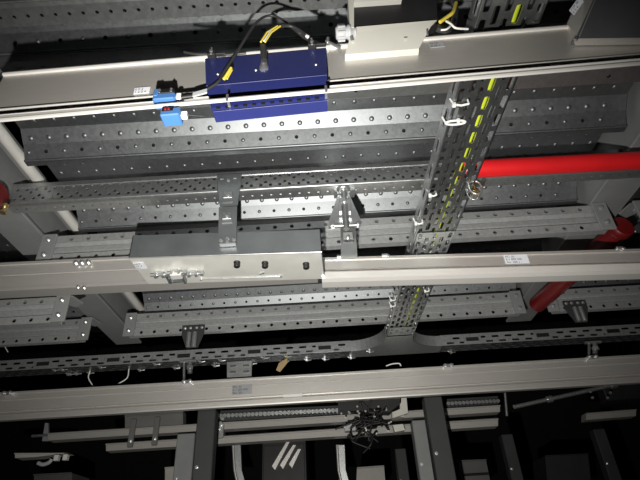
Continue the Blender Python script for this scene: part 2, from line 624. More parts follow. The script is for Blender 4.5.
t = thing('cable_tray', 'slotted galvanised cable tray running diagonally from top right down to the junction', 'cable tray', (.27, .95, zz(TZ)), 'cable trays')
ty0, ty1 = .30, 1.66
u = V((SKEW * 2, ty1 - ty0, 0)); Lt = u.length; u.normalize()
b = MB()
tray_panel(b, V((TX0 + TOFF, ty0, zz(TZ))), u, X, Lt, TX1 - TX0)
b.build('tray_bottom', TRAY, t)
for xs, sg in ((TX0, -1), (TX1, 1)):
    s = MB()
    o = V((xs + TOFF, ty0, zz(TZ)))
    uu = u if sg < 0 else u
    s.perf(o + Z * .003, uu, Z, Lt, .032, .075, .020, .006, .002, .01)
    s.sheet([(0, 0), (0, .003)], .0015, o, o + u * Lt, X, Z)
    s.sheet([(0, .035), (0, .042), (sg * -.006, .042)], .0015 * sg, o, o + u * Lt, X, Z)
    s.build('side_rail', CHAN, t)  # lighter steel than the tray bottom, torchlight on the rails put into the colour
for ya, yb_, nm in ((1.00, 1.12, 'bright'), (1.585, 1.655, 'bright')):
    b = MB()
    o = V((TX0 + TOFF + .002 + SKEW * 2 * (ya - ty0) / (ty1 - ty0), ya, zz(TZ - .0025)))
    for i in range(5):
        b.perf(o + X * (i * .0184), u, X, (yb_ - ya), .0184, .034, .012, .0052, .001, .017 * (i % 2))
    b.build('joint_plate', GALV, t)['label'] = 'bright slotted joint plate'
# the cables lying in it
def in_tray(x, y, z): return V((TX0 + TOFF + x + SKEW * 2 * (y - ty0) / (ty1 - ty0), y, zz(TZ + z)))


for i, (x, m_, r) in enumerate(((.0555, YG, .0056), (.0690, YG, .003), (.024, RUBBER, .005), (.039, RUBBER, .004), (.083, RUBBER, .005))):
    pts = [in_tray(x + .002 * math.sin(i * 2 + k * 1.3), .32 + k * .165, .006 + r + .002 * (i % 2)) for k in range(9)]
    c = ['yellow-green earth cable lying in the diagonal tray, thicker strand', 'yellow-green earth cable lying in the diagonal tray, thinner strand',
         'black cable in the diagonal tray nearest its left side', 'black cable beside the yellow-green one in the diagonal tray',
         'black cable along the right side of the diagonal tray'][i]
    single('tray_cable', MB().spline(pts, r, 5, 8), m_, c, 'cable', pts[4], 'cables in the diagonal tray')


def cable_tie(px, py, dx, label, z=TZ - .001):
    p = PZ(px, py, z)
    b = MB()
    b.tube([p + V((-dx / 2, 0, -.003)), p + V((0, .001, -.005)), p + V((dx / 2, 0, -.003))], .0021, 8)
    b.obox(p + V((-dx / 2, 0, -.004)), X * .0034, Y_ * .0034, Z * .004, .001)
    b.tube([p + V((-dx / 2, 0, -.003)), p + V((-dx / 2 - .004, 0, .012))], .0018, 6)
    b.tube([p + V((dx / 2, 0, -.003)), p + V((dx / 2, 0, .010))], .0018, 6)
    single('cable_tie', b, WHITE, label, 'cable tie', p, 'white cable ties on the diagonal tray')


cable_tie(461, 103, .026, 'white cable tie on the diagonal tray, nearest to the upper rail')
p = PZ(455, 121, TZ)
b = MB()
b.tube([p + V((math.cos(a) * .018, math.sin(a) * .005, -.004)) for a in [i * math.pi / 8 for i in range(17)]], .0022, 8)
b.obox(p + V((.004, -.005, -.005)), X * .003, Y_ * .003, Z * .004, .001)
b.tube([p + V((-.018, 0, -.003)), p + V((-.021, 0, .012))], .002, 6)
single('cable_tie', b, WHITE, 'white looped cable tie on the diagonal tray, second from the upper rail', 'cable tie', p, 'white cable ties on the diagonal tray')
cable_tie(433, 194, .014, 'short white cable tie midway along the diagonal tray, at red pipe height')
cable_tie(419, 222, .016, 'white cable tie low on the diagonal tray, above the middle rail')
cable_tie(393, 299, .014, 'upper white cable tie on the left edge of the tray below the middle rail')
cable_tie(393, 305, .014, 'lower white cable tie on the left edge of the tray below the middle rail')
cable_tie(427, 290, .012, 'white cable tie on the right edge of the tray below the middle rail')

# T junction
HY0, HY1 = 1.80, 1.865
jx0, jx1 = in_tray(0, ty1, 0).x, in_tray(TX1 - TX0, ty1, 0).x
t = thing('tray_junction', 'smooth galvanised tray junction with two curved side plates', 'cable tray', (.27, 1.8, zz(TZ)), 'cable trays')
R = .125
def arc(cx, sx):
    return [V((cx + sx * R * (1 - math.cos(a)), HY0 - R + R * math.sin(a), zz(TZ))) for a in [i * math.pi / 2 / 10 for i in range(11)]]
al, ar = arc(jx0, -1), arc(jx1, 1)
jl, jr = al[-1].x, ar[-1].x
poly = al + [V((jl, HY1, zz(TZ))), V((jr, HY1, zz(TZ)))] + ar[::-1]
b = MB()
n = len(al)
for i in range(n - 1):
    b.prism([al[i], al[i + 1], ar[i + 1], ar[i]], Z * .0015)
b.prism([al[-1], V((jl, HY1, zz(TZ))), V((jr, HY1, zz(TZ))), ar[-1]], Z * .0015)
b.build('floor_plate', GALV, t)
for a_, in ((al,), (ar,)):
    b = MB()
    for i in range(n - 1):
        d = (a_[i + 1] - a_[i]).normalized()
        nn = V((-d.y, d.x, 0)) * .0015
        b.prism([a_[i], a_[i + 1], a_[i + 1] + Z * .042, a_[i] + Z * .042], nn)
    b.build('curved_side', GALV, t)
b = MB().box((jl, HY1 - .0015, zz(TZ)), (jr, HY1, zz(TZ + .042)))
b.build('back_side', TRAY, t)


def cross_tray(x0, x1, label):
    t = thing('cable_tray', label, 'cable tray', ((x0 + x1) / 2, (HY0 + HY1) / 2, zz(TZ)), 'cable trays')
    b = MB()
    hs = (HY1 - HY0) / 3
    for i in range(3):
        b.perf(V((x0, HY1 - hs * i, zz(TZ))), X, -Y_, x1 - x0, hs, .040, .012, .0050, .0020, .02 * (i % 2))
    b.build('tray_bottom', TRAY, t)
    s = MB()
    s.perf((x0, HY0, zz(TZ + .002)), X, Z, x1 - x0, .018, .050, .014, .0042, .002, .01)
    s.perf((x0, HY0, zz(TZ + .020)), X, Z, x1 - x0, .018, .050, .014, .0042, .002, .035)
    s.sheet([(HY0, TZ + .038), (HY0, TZ + .044), (HY0 + .008, TZ + .044)], -.0015, V((x0, 0, ZC)), V((x1, 0, ZC)))
    s.build('side_rail', GALV, t)
    MB().box((x0, HY1 - .0015, zz(TZ)), (x1, HY1, zz(TZ + .04))).build('side_rail', TRAY, t)
    x = x1 - .10 if x1 < .4 else x0 + .12
    while x0 < x < x1:
        jp = MB().box((x - .034, HY0 - .0035, zz(TZ + .004)), (x + .034, HY0 - .002, zz(TZ + .037))).build('joint_plate', GALV, t)
        MB().box((x - .024, HY0 - .0045, zz(TZ + .013)), (x + .024, HY0 - .003, zz(TZ + .028))).build('joint_window', BLACK, jp)
        x += -.27 if x1 < .4 else .27
    return t


cross_tray(-1.9, jl, 'slotted cable tray crossing from the junction to the left picture edge')
cross_tray(jr, 1.9, 'slotted cable tray crossing from the junction to the right picture edge')
# cable bits and ties under the cross trays
for i in range(26):
    px = random.uniform(5, 635)
    if 370 < px < 450: continue
    p = PZ(px, 0, TZ)
    y = random.choice((HY0 + .004, HY1 - .01, HY0 + .06))
    x = (px - 320) / 275
    b = MB()
    b.obox((x, y, zz(TZ - .005)), X * .004, Y_ * .005, Z * .005, .001)
    b.tube([(x - .012, y, zz(TZ + .001)), (x, y, zz(TZ - .006)), (x + .018, y + .004, zz(TZ - .003))], .0022, 6)
    tag(b.build('tray_clip', ZINC, None, (x, y, zz(TZ - .005))), 'small bright clip on the underside of the crossing cable tray', 'clip', 'tray clips')
for px, py in ((90, 372), (126, 372)):
    pass
a = PZ(90, 371, TZ); c = PZ(129, 369, TZ)
q1 = PY(93, 386, a.y); q2 = PY(118, 384, a.y)
single('loose_tie', MB().spline([a, PY(88.5, 378, a.y), q1], .0022, 8, 6), WHITE, 'white cable tie tail hanging in an arc at left, left one of the pair', 'cable tie', a, 'hanging tie tails')
single('loose_tie', MB().spline([c, PY(127, 378, a.y), q2], .0022, 8, 6), WHITE, 'white cable tie tail hanging in an arc at left, right one of the pair', 'cable tie', c, 'hanging tie tails')


# ------------------------------------------------------------------ conveyor rails
def rail(name_label, A, B, prof, strips, m=ALU, loc=None, group='aluminium conveyor rails'):
    t = thing('conveyor_rail', name_label, 'conveyor rail', (A + B) / 2 if loc is None else loc, group)
    MB().extrude(prof, A, B).build('body', m, t)
    for nm, pr_, mm in strips:
        MB().extrude(pr_, A, B).build(nm, mm, t)
    return t


def label_sticker(c, ux, uy, hw, hh, lines, parent, m=LABEL, size=None):
    "flat sticker facing the viewer with printed lines"
    ux, uy = ux.normalized(), uy.normalized()
    n = ux.cross(uy).normalized()
    s = MB().obox(c, ux * hw, uy * hh, n * .0004).build('label_sticker', m, parent)
    s['label'] = 'printed sticker with small dark lettering'
    k = len(lines)
    sz = size or (2 * hh / (k + .4)) * 1.05
    for i, l in enumerate(lines):
        o = c - ux * hw * .9 + uy * (hh - (i + 1) * 2 * hh / (k + .25)) + n * .0006
        text_mesh(l, sz, o, ux, uy, INK, 'lettering', s)
    return s


# upper rail
A, B = PY(-14, 113.8, .44), PY(652, 56.5, .44)
uax = (B - A).normalized()
B = B + uax * .5
ur = rail('upper aluminium rail carrying the blue module, grey box and motor cover', A, B,
          [(0, .002), (.001, .0), (.014, 0), (.014, .078), (0, .078)],
          [('edge_strip', [(-.003, .0755), (.003, .0755), (.003, .081), (-.003, .081), (-.004, .078)], ALUB),
           ('lower_lip', [(-.003, -.001), (.004, -.001), (.004, .005), (-.003, .005), (-.0042, .002)], ALUB)], RAILU)
Ag, Bg = PY(-14, 121.5, .418), PY(652, 61, .418)
MB().extrude([(-.0015, -.002), (.0015, -.002), (.0015, .0028), (-.0015, .0028), (-.0022, .0005)], Ag, Bg + uax * .5).build('guide_bar', ALUB, ur)
for px in (222, 320):
    q = Ag.lerp(Bg, (px + 14) / 666.0)
    MB().obox(q + V((0, .0085, .002)), X * .0016, Y_ * .0095, Z * .0016).obox(q + V((0, -.002, .001)), X * .0015, Y_ * .0012, Z * .0055).build('guide_bar_post', ZINC, ur)
vz = (PY(140, 90, .437) - PY(140, 97, .437))
def on_rail(px, py, Y=.4385): return PY(px, py, Y)
label_sticker(on_rail(142, 90.5), uax, Z, .0105, .0062, ['0 0 2', '1 2 0 4'], ur, LABEL)
label_sticker(on_rail(437, 44.5), uax, Z, .0105, .0062, ['H 10', '0 24 1'], ur, GLABEL)

# blue module on the upper rail
t = thing('valve_module', 'dark blue sheet metal module bolted to the upper rail', 'module', on_rail(266, 110, .42))
ln = [(PY(205, 59, .436), PY(326, 48, .436)), (PY(206, 86, .4275), PY(327, 75, .4275)), (PY(211, 108, .4305), PY(327.5, 96.5, .4305)),
      (PY(213, 112, .4325), PY(327.5, 100.5, .4325)), (PY(216, 122.5, .450), PY(327.5, 111.5, .450))]
top = (ln[0][0] + V((0, .003, .001)), ln[0][1] + V((0, .003, .001)))
bk = (V((ln[0][0].x, .4395, ln[0][0].z)), V((ln[0][1].x, .4395, ln[0][1].z)))
bk2 = (V((ln[4][0].x, .456, ln[4][0].z + .012)), V((ln[4][1].x, .456, ln[4][1].z + .012)))
ring = ln + [bk2, (V((ln[3][0].x, .4395, ln[3][0].z + .012)), V((ln[3][1].x, .4395, ln[3][1].z + .012))), bk]
n_ = len(ring)
MB().add([r[0] for r in ring] + [r[1] for r in ring], [(i, (i + 1) % n_, n_ + (i + 1) % n_, n_ + i) for i in range(n_)] + [tuple(range(n_))[::-1], tuple(range(n_, 2 * n_))]).build('casing', BLUE, t)
MB().tube([ln[3][0] + V((0, -.0005, -.0005)), ln[3][1] + V((0, -.0005, -.0005))], .0008, 6).build('folded_edge', BLUE, t)
MB().tube([ln[1][0], ln[1][1]], .0007, 6).build('folded_edge', BLUE, t)
low0, low1 = ln[2]
b = MB()
for i in range(12):
    f = (i + .8) / 13
    q = low0.lerp(low1, f)
    b.obox(V((q.x, .4308, q.z - .0012)), X * .0026, Y_ * .001, Z * .0016)
b.build('vent_slot', BLACK, t)
for px, py in ((218, 75), (256, 71), (316, 65.5)):
    q = PY(px, py, .432)
    MB().lathe(q, -Y_, [(.0022, 0), (.0022, .002), (.001, .003)], 10).build('screw', ZINC, t)
q = PY(264, 67, .432)
MB().lathe(q + Z * -.008 + Y_ * .002, Z + Y_ * -.25, [(.0062, 0), (.0066, .002), (.0066, .008), (.005, .010), (.005, .013)], 14).build('plug_nut', ZINC, t)
# plug with lead and yellow tag
q = PY(264, 62, .425); 
b = MB().spline([q, PY(263, 50, .42), PY(262, 42, .418), PY(267, 33, .418), PY(277, 27, .42), PY(290, 26, .425), PY(300, 31, .428), PY(306, 36, .4285)], .0026, 8, 8)
b.tube([PY(264, 61, .425), PY(263, 46, .42)], .0044, 10)
lead = single('plug_cable', b, RUBBER, 'black plug cable rising from the blue module to the clip at its right', 'cable', q)
b = MB()
for dx in (-2.2, 2.2):
    b.tube([PY(263 + dx, 42, .4135), PY(269 + dx, 32.5, .4135), PY(279 + dx * .6, 26, .416)], .0014, 6)
b.build('yellow_tag', YEL, lead)
MB().tube([PY(264, 41, .413), PY(271, 31, .414)], .0015, 6).build('white_tag', WHITE, lead)
# cable from the sensors up and over
ctrl = [PY(181, 97, .425), PY(196, 95, .424), PY(206, 90, .424), PY(218, 82, .424), PY(224, 72, .424), PY(236, 54, .424), PY(247, 36, .424), PY(258, 21, .426), PY(270, 15.5, .43), PY(283, 20, .432),
        PY(296, 31, .433), PY(308, 40, .434), PY(322, 44, .434)]
c1 = single('sensor_cable', MB().spline(ctrl, .0019, 6, 8), RUBBER, 'long black sensor cable arching above the blue module', 'cable', ctrl[6])
MB().tube([PY(181, 97.5, .4235), PY(193, 96, .4235)], .0032, 10).build('plug_sleeve', BLACK, c1)
MB().obox(PY(200, 93, .4225), (X + Z * .35) * .009, Y_ * .0012, Z * .0035).build('clear_sleeve', GLAND, c1)
b = MB().tube([PY(224, 79, .421), PY(231, 68, .421)], .0022, 6)
b.tube([PY(227, 79, .4205), PY(232, 70, .4205)], .0012, 6)
b.build('yellow_tag', YEL, c1)
MB().tube([PY(297, 29, .429), PY(308, 37, .429)], .0026, 6).build('white_tag', WHITE, c1)
ctrl = [PY(276, 12, .50), PY(281, 6, .49), PY(287, 1.5, .49), PY(294, 3, .49), PY(299, 10, .50)]
single('cable_loop', MB().spline(ctrl, .0032, 6, 8), RUBBER, 'small black cable loop poking out above the sensor cable arch', 'cable', ctrl[2])
for px, py, nm in ((212, 54.5, 'at the left end of the blue module'), (312, 45, 'at the right end of the blue module')):
    t = thing('rail_clip', 'black clip on the upper rail edge ' + nm, 'clip', on_rail(px, py, .435), 'rail clips')
    q = PY(px, py, .434)
    MB().obox(q, X * .006, Y_ * .005, Z * .006, .001).obox(q + X * .012 - Z * .001, X * .008, Y_ * .003, Z * .002, .001).build('clip_body', BLACK, t)
    MB().lathe(q - Y_ * .004, -Y_, [(.0025, 0), (.0025, .003)], 8).tube([q + V((0, -.005, -.006)), q + V((0, -.005, .008))], .0014, 6).build('clip_screw', ZINC, t)
b = MB().spline([PY(184, 52, .434), PY(196, 54, .434), PY(212, 54, .434), PY(230, 54.5, .434), PY(246, 53, .434)], .002, 6, 6)
single('edge_cable', b, RUBBER, 'thin black cable clipped along the top edge of the blue module', 'cable', PY(212, 54, .434))

# pair of blue sensors
t = thing('light_sensor', 'light blue photoelectric sensor with dark face, upper of the pair', 'sensor', PY(166, 107, .425), 'blue light sensors')
pU = PY(166, 99, .424)
e1 = uax * .0140
MB().obox(pU - Z * .004 , e1, Y_ * .009, Z * .0055, .0015).obox(pU - e1 * .78 + Z * .003, e1 * .2, Y_ * .010, Z * .0065, .001).build('housing', SKY, t)
MB().obox(pU + e1 * .15 + Z * .005, e1 * .72, Y_ * .009, Z * .0040, .001).build('face', BLACK, t)
b = MB()
for f, dz in ((-.45, .007), (-.45, .0028), (.62, .007), (.62, .0028)):
    b.lathe(pU + e1 * f + Z * dz - Y_ * .0095, -Y_, [(.0016, 0), (.0016, .001)], 8)
b.build('screw', ZINC, t)
MB().obox(pU + e1 * 1.22, e1 * .22, Y_ * .005, Z * .0042, .001).build('connector', WHITE, t)
t = thing('light_sensor', 'light blue photoelectric sensor with dark red window, lower of the pair', 'sensor', PY(172, 123, .425), 'blue light sensors')
pL = PY(172, 117, .424)
e2 = uax * .0118
MB().obox(pL, e2, Y_ * .010, Z * .0066, .0015).build('housing', SKY, t)
MB().obox(pL - e2 * .25 + Z * .0028 - Y_ * .0100, e2 * .58, Y_ * .0008, Z * .0028).build('window', BLACK, t)
b = MB()
for f in (-.45, -.1):
    b.obox(pL + e2 * f + Z * .0028 - Y_ * .0112, e2 * .1, Y_ * .0006, Z * .0016)
b.build('red_lens', DRED, t)
MB().obox(pL + e2 * 1.32 + Z * .001, e2 * .32, Y_ * .004, Z * .0040, .001).build('connector', WHITE, t)
MB().tube([pL + e2 * 1.6 + Z * .001, pL + e2 * 3.2 + Z * .003 + Y_ * .006], .0006, 6).build('lead', RUBBER, t)
MB().obox(PY(171, 109, .428), e2 * .8, Y_ * .006, Z * .003).build('mount', ZINC, t)

# grey bracket with black box on the upper rail
t = thing('control_box', 'black box in a pale sheet metal bracket on the upper rail', 'control box', PY(384, 52, .43))
fr = [PY(345, 54.5, .430), PY(419, 48.5, .430), PY(431, 26, .418), PY(437, 20, .415), PY(355, 27, .415), PY(351, 34, .419)]
b = MB()
b.prism(fr[:2] + [fr[2], fr[5]], V((0, .002, .0008))).prism([fr[5], fr[2], fr[3], fr[4]], V((0, .002, .0008)))
b.build('bracket', BEIGE, t)
MB().prism([PY(345, 54.5, .430), PY(419, 48.5, .430), PY(419, 50.5, .433), PY(345, 56.5, .433)], V((0, .008, 0))).build('bracket_foot', BEIGE, t)
bl = [PY(353, 27, .418), PY(437, 20, .418), PY(437, -4, .405), PY(353, 3, .405)]
MB().prism(bl, V((0, .05, .012))).build('black_box', BLACK, t)
MB().prism([PY(354, 2.5, .398), PY(402, -1, .398), PY(402, -14, .390), PY(354, -10, .390)], V((0, .03, .01))).build('lid', BEIGE, t)
MB().prism([PY(348, -2, .402), PY(354, -2, .402), PY(354, 27, .410), PY(350, 27, .410)], V((0, .03, .01))).build('side_wall', BEIGE, t)
q = PY(341, 33, .418)
g = MB()
g.lathe(q + uax * -.0075, uax, [(.0075, 0), (.0100, .003), (.0100, .012), (.0088, .014), (.0088, .016), (.0105, .017), (.0105, .021), (.006, .022), (.006, .028)], 14)
for i in range(8):
    a = i * math.pi / 4
    g.obox(q + uax * .0005 + V((0, math.cos(a) * .0098, math.sin(a) * .0098)), uax * .005, Y_ * .0014, Z * .0014)
g.build('cable_gland', GLAND, t)
b = MB()
b.tube([PY(351, 36.5, .418), PY(352.5, 41, .421)], .0024, 10)
b.tube([PY(427, 30, .417), PY(427.5, 35, .42)], .0014, 8)
b.tube([PY(404, 38.2, .422), PY(407, 38, .422)], .0013, 8)
b.build('screw', ZINC, t)
MB().tube([PY(328, 38, .434), PY(328, 43, .434)], .0022, 8).tube([PY(326, 41, .434), PY(340, 48, .434)], .0022, 8).build('pin', ZINC, t)
# wires at right of the box
w_ = [('yellow wire curling out beside the black box', YEL, [PY(440, 22, .42), PY(447, 17, .42), PY(453, 12, .42), PY(456, 3, .425)], .0028),
      ('black wire bundle drooping beside the black box', RUBBER, [PY(436, 28, .425), PY(446, 30, .43), PY(453, 24, .44), PY(455, 8, .44), PY(450, -4, .44)], .005),
      ('thin white tie end bent over the upper rail edge', WHITE, [PY(446, 21, .418), PY(451, 24, .418), PY(456, 28, .42), PY(468, 29, .425)], .0016),
      ('white cable tie looped around the black wires', WHITE, [PY(441, 30, .42), PY(447, 29, .418), PY(451, 24, .42), PY(447, 19, .425)], .0015)]
for lb, m_, c_, r in w_:
    single('wire', MB().spline(c_, r, 6, 7), m_, lb, 'wire', c_[1])
# motor cover at right
t = thing('motor_cover', 'dark sheet metal motor cover on the right end of the upper rail', 'motor cover', PY(610, 38, .43))
fc = [PY(576, 38, .424), PY(650, 37, .424), PY(650, -20, .395), PY(602, -20, .395)]
MB().prism(fc, V((0, .04, .015))).build('casing', BOXM, t)
sd = [PY(575, 44, .438), PY(579, 38, .4235), PY(604, -20, .3945), PY(588, -20, .405), PY(567, 24, .438)]
MB().prism(sd, V((0, .006, .002))).build('side_plate', RAILU, t)
MB().prism([PY(576, 38.5, .4235), PY(650, 37.5, .4235), PY(650, 41, .432), PY(577, 42, .432)], V((0, .006, .001))).build('foot_flange', ALU, t)
MB().lathe(PY(575.5, 40, .424), -Y_, [(.003, 0), (.003, .003)], 10).build('corner_screw', ZINC, t)
ux_ = (PY(579, 2, .412) - PY(572, 9, .418)).normalized()
cc = PY(576.5, 6, .408)
u1 = (PY(582, -2, .400) - PY(572, 12, .412)).normalized()
u2 = (PY(572, 2, .408) - PY(578, 8, .408)).normalized()
label_sticker(cc, u1, u2, .011, .006, ['TYP 40', '0 2 4'], t, LABEL)

# middle rail: right and left runs
A, B = PY(322, 280.5, 1.07), PY(652, 271.5, 1.07)
B = B + (B - A) * .6
mr_ = rail('middle aluminium rail running right from the metal housing', A, B,
           [(0, 0), (.04, 0), (.04, .062), (0, .062), (0, .0320), (.009, .0310), (.009, .0250), (0, .024)],
           [('top_lip', [(-.003, .057), (.004, .057), (.004, .064), (-.003, .064)], ALU),
            ('lower_lip', [(-.010, .0), (.002, -.004), (.03, -.004), (.03, .004), (.002, .022), (-.004, .024), (-.010, .018)], ALUB)])  # lower lip lighter than the body, light from below put into its colour
mu = (B - A).normalized()
label_sticker(PY(516.5, 259.2, 1.0685), mu, Z, .0295, .0130, ['RC: 20', 'E-1 009 WE', 'No. 200 1 -'], mr_, LABEL)
for px in (340, 385, 620):
    b = MB()
    q = PY(px, 258.5 - (px - 320) * .03, 1.066)
    b.obox(q + Z * .004, X * .008, Y_ * .004, Z * .003, .001)
    b.tube([q + X * .008 - Y_ * .002, q + X * .008 - Y_ * .006], .003, 8)
    b.build('rail_nut', ZINC, mr_)
A, B = PY(-12, 290, 1.085), PY(318, 285, 1.085)
A = A + X * -.6
A2 = V(A); B2 = V((B.x, B.y, A.z - .012))
ml_ = rail('middle aluminium rail running left from the metal housing', A2, B2,
           [(0, 0), (.04, 0), (.04, .080), (0, .080), (0, .046), (.002, .045), (.002, .043), (0, .042)],
           [('top_lip', [(-.003, .076), (.004, .076), (.004, .083), (-.003, .083)], ALU),
            ('lower_lip', [(-.003, -.002), (.01, -.002), (.01, .008), (-.003, .008)], ALU)])
q = PY(82, 263, 1.08)
for dx in (-.016, .0, .016):
    MB().bolt(q + X * dx, -Y_, .0050, .006).build('joint_bolt', ZINC, ml_)
for q in (PY(78, 287.5, 1.078), PY(84, 288, 1.078)):
    MB().bolt(q, -Y_, .0035, .004).build('joint_bolt', ZINC, ml_)

# metal housing and its hardware
t = thing('metal_housing', 'long galvanised housing with lit underside, bolts and knobs on the middle rail', 'housing', PY(225, 262, 1.0))
y0, y1 = .945, 1.072
Af, Bf = PY(128.5, 258, y0), PY(322, 252, y0)
hz = .062
sl = .0
fA, fB = Af, Bf
tA, tB = fA + Z * hz, fB + Z * hz
rA = V((PZ(150, 286, Af.z - ZC).x, y1, fA.z)); rB = V((fB.x + .004, y1, fB.z))
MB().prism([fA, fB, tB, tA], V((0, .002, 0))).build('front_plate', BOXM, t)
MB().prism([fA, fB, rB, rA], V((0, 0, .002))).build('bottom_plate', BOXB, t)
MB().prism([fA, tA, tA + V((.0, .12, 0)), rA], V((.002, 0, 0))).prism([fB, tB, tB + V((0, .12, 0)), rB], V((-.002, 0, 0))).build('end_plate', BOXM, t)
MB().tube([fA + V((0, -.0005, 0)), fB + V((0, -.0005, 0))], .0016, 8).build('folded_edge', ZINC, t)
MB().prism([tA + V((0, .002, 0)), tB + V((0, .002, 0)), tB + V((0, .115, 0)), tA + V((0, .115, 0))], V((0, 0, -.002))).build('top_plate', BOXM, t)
zb = Af.z - ZC
def on_bot(px, py): return PZ(px, py, fA.lerp(fB, (px - 128) / 194.0).z - ZC)
for px, py in ((237, 262), (265, 262.5), (306, 263.5)):
    q = on_bot(px, py)
    MB().lathe(q, -Z, [(.008, 0), (.008, .003), (.006, .004), (.0072, .006), (.0072, .013), (.006, .014)], 12).build('knob', BLACK, t)
q = on_bot(177, 272)
b = MB()
for px, py, dx in ((160, 272, .02), (176, 270, .03), (193, 271, .02)):
    c = on_bot(px, py)
    b.tube([c + V((-.022, 0, -.008)), c + V((.022, 0, -.008))], .0035, 8)
    b.lathe(c + V((-.012, 0, -.008)), X, [(.0085, 0), (.0085, .007)], 6)
    b.lathe(c + V((.006, 0, -.008)), X, [(.0085, 0), (.0085, .006)], 6)
    b.lathe(c + V((.018, 0, -.008)), X, [(.006, 0), (.006, .008)], 6)
    b.obox(c + V((0, 0, -.003)), X * .006, Y_ * .006, Z * .004)
b.build('clamp_screw', ZINC, t)
b = MB()
for px in (169, 184):
    c = on_bot(px, 276)
    b.obox(c + V((0, 0, -.006)), X * .003, Y_ * .018, Z * .006)
b.obox(on_bot(177, 279) + V((0, 0, -.004)), X * .020, Y_ * .002, Z * .006)
b.build('clamp_bracket', BOXM, t)
MB().obox(on_bot(177, 271) + V((0, 0, -.013)), X * .013, Y_ * .010, Z * .004, .001).build('clamp_pad', ALUB, t)
b = MB()
c0, c1_ = on_bot(201, 279), on_bot(281, 276)
b.tube([c0 - Z * .001, c1_ - Z * .001], .0012, 6)
b.lathe(c0, -Z, [(.003, 0), (.003, .003)], 8).lathe(c1_, -Z, [(.003, 0), (.003, .003)], 8)
b.obox(on_bot(262, 273) - Z * .001, (X - Y_ * .4) * .006, Y_ * .002, Z * .0015)
b.build('slot_edge', ZINC, t)
le = (on_bot(146, 268) - on_bot(137, 260)).normalized()
label_sticker(on_bot(140, 265.5) - Z * .0008, X, Y_ * -1, .012, .014, ['EAT', '24 V', '0:1'], t, LABEL)

# hanger bracket from channel to housing
t = thing('hanger_bracket', 'folded galvanised hanger bracket bolted from perforated channel to the housing', 'bracket', PY(229, 245, .93))
yb = .932
MB().prism([PY(217, 175.5, yb), PY(242, 174, yb), PY(241, 185, yb), PY(237.5, 206, yb - .006), PY(220, 207, yb - .006), PY(217.5, 192, yb)], V((0, -.003, 0))).build('upper_plate', BOXM, t)
MB().prism([PY(219, 208, yb - .006), PY(237, 207, yb - .006), PY(236.5, 244, yb + .006), PY(218.5, 245, yb + .006)], V((0, -.003, 0))).build('lower_plate', BOXM, t)
MB().obox((PY(219, 245, yb + .004) + PY(236.5, 244, yb + .004)) / 2, X * .018, Y_ * .006, Z * .0016).build('bottom_fold', ZINC, t)
b = MB()
for px, py in ((222, 178.8), (235, 178)):
    b.obox(PY(px, py, yb - .0035), X * .004, Y_ * .001, Z * .0014)
b.bolt(PY(228.5, 180.5, yb - .003), -Y_, .003, .004)
b.obox(PY(227.7, 202.5, yb - .008), X * .012, Y_ * .001, Z * .0018)
b.obox(PY(227.2, 222.5, yb - .005), X * .012, Y_ * .001, Z * .0018)
b.build('slot_edge', ZINC, t)
b = MB()
for px, py, dy in ((228, 195, -.006), (227, 216, -.007)):
    c = PY(px, py, yb + dy)
    MB().obox(c, X * .011, Y_ * .002, Z * .0095, .001).build('square_washer', CHAN, t)
b = MB()
for px, py, dy in ((228, 195.5, -.008), (227, 216.5, -.009), (221, 240.8, .002), (234, 240.2, .002), (227.5, 239, .002), (227.5, 242.5, .002)):
    b.bolt(PY(px, py, yb + dy), -Y_, .0032, .006)
b.build('bolt', ZINC, t)

# rod hanger with clamp
t = thing('rod_hanger', 'threaded rod hanger with triangular plate carrying the middle rail', 'bracket', PY(346, 256, 1.0))
yr = .95
MB().prism([PY(338, 195, yr + .012), PY(349, 194, yr + .012), PY(361, 220, yr + .012), PY(361, 227, yr + .012), PY(328.5, 229, yr + .012), PY(328.5, 222, yr + .012)], V((0, .003, 0))).build('triangular_plate', CHAN, t)
MB().tube([PY(343.5, 189, yr), PY(346.5, 229, yr)], .0072, 12).build('rod', CHAN, t)
MB().lathe(PY(344, 202, yr), -Z, [(.013, -.006), (.013, .006)], 6).build('nut', ZINC, t)
MB().lathe(PY(343.5, 190, yr), -Z, [(.017, -.004), (.017, .002), (.010, .004)], 12).build('nut', ZINC, t)
b = MB()
for sx in (-1, 1):
    b.obox(PY(344.5 + sx * 4.5, 207, yr - .002), X * .003, Y_ * .008, Z * .018)
b.build('clamp_jaw', ZINC, t)
MB().tube([PY(331, 226, yr + .004), PY(359, 225, yr + .004)], .004, 8).bolt(PY(333, 226.5, yr + .008), -Y_, .005, .008).bolt(PY(358, 225.5, yr + .008), -Y_, .005, .008).build('cross_bolt', ZINC, t)
MB().prism([PY(340.5, 228, yr + .004), PY(355.5, 228, yr + .004), PY(357.5, 257.5, 1.055), PY(341, 258, 1.055)], V((0, .003, .001))).build('foot_plate', BOXM, t)
MB().obox(PY(348, 236, yr + .010), X * .0115, Y_ * .003, Z * .0095, .001).build('square_washer', GREY, t)
MB().bolt(PY(348, 238, yr + .006), -Y_, .0035, .006).obox(PY(348.5, 243, yr + .018), X * .012, Y_ * .002, Z * .0016).build('bolt', ZINC, t)
MB().box((PY(334, 192, yr).x, yr + .0, zz(.757)), (PY(355, 192, yr).x, yr + .028, zz(.7635))).build('top_plate', BOXM, t)

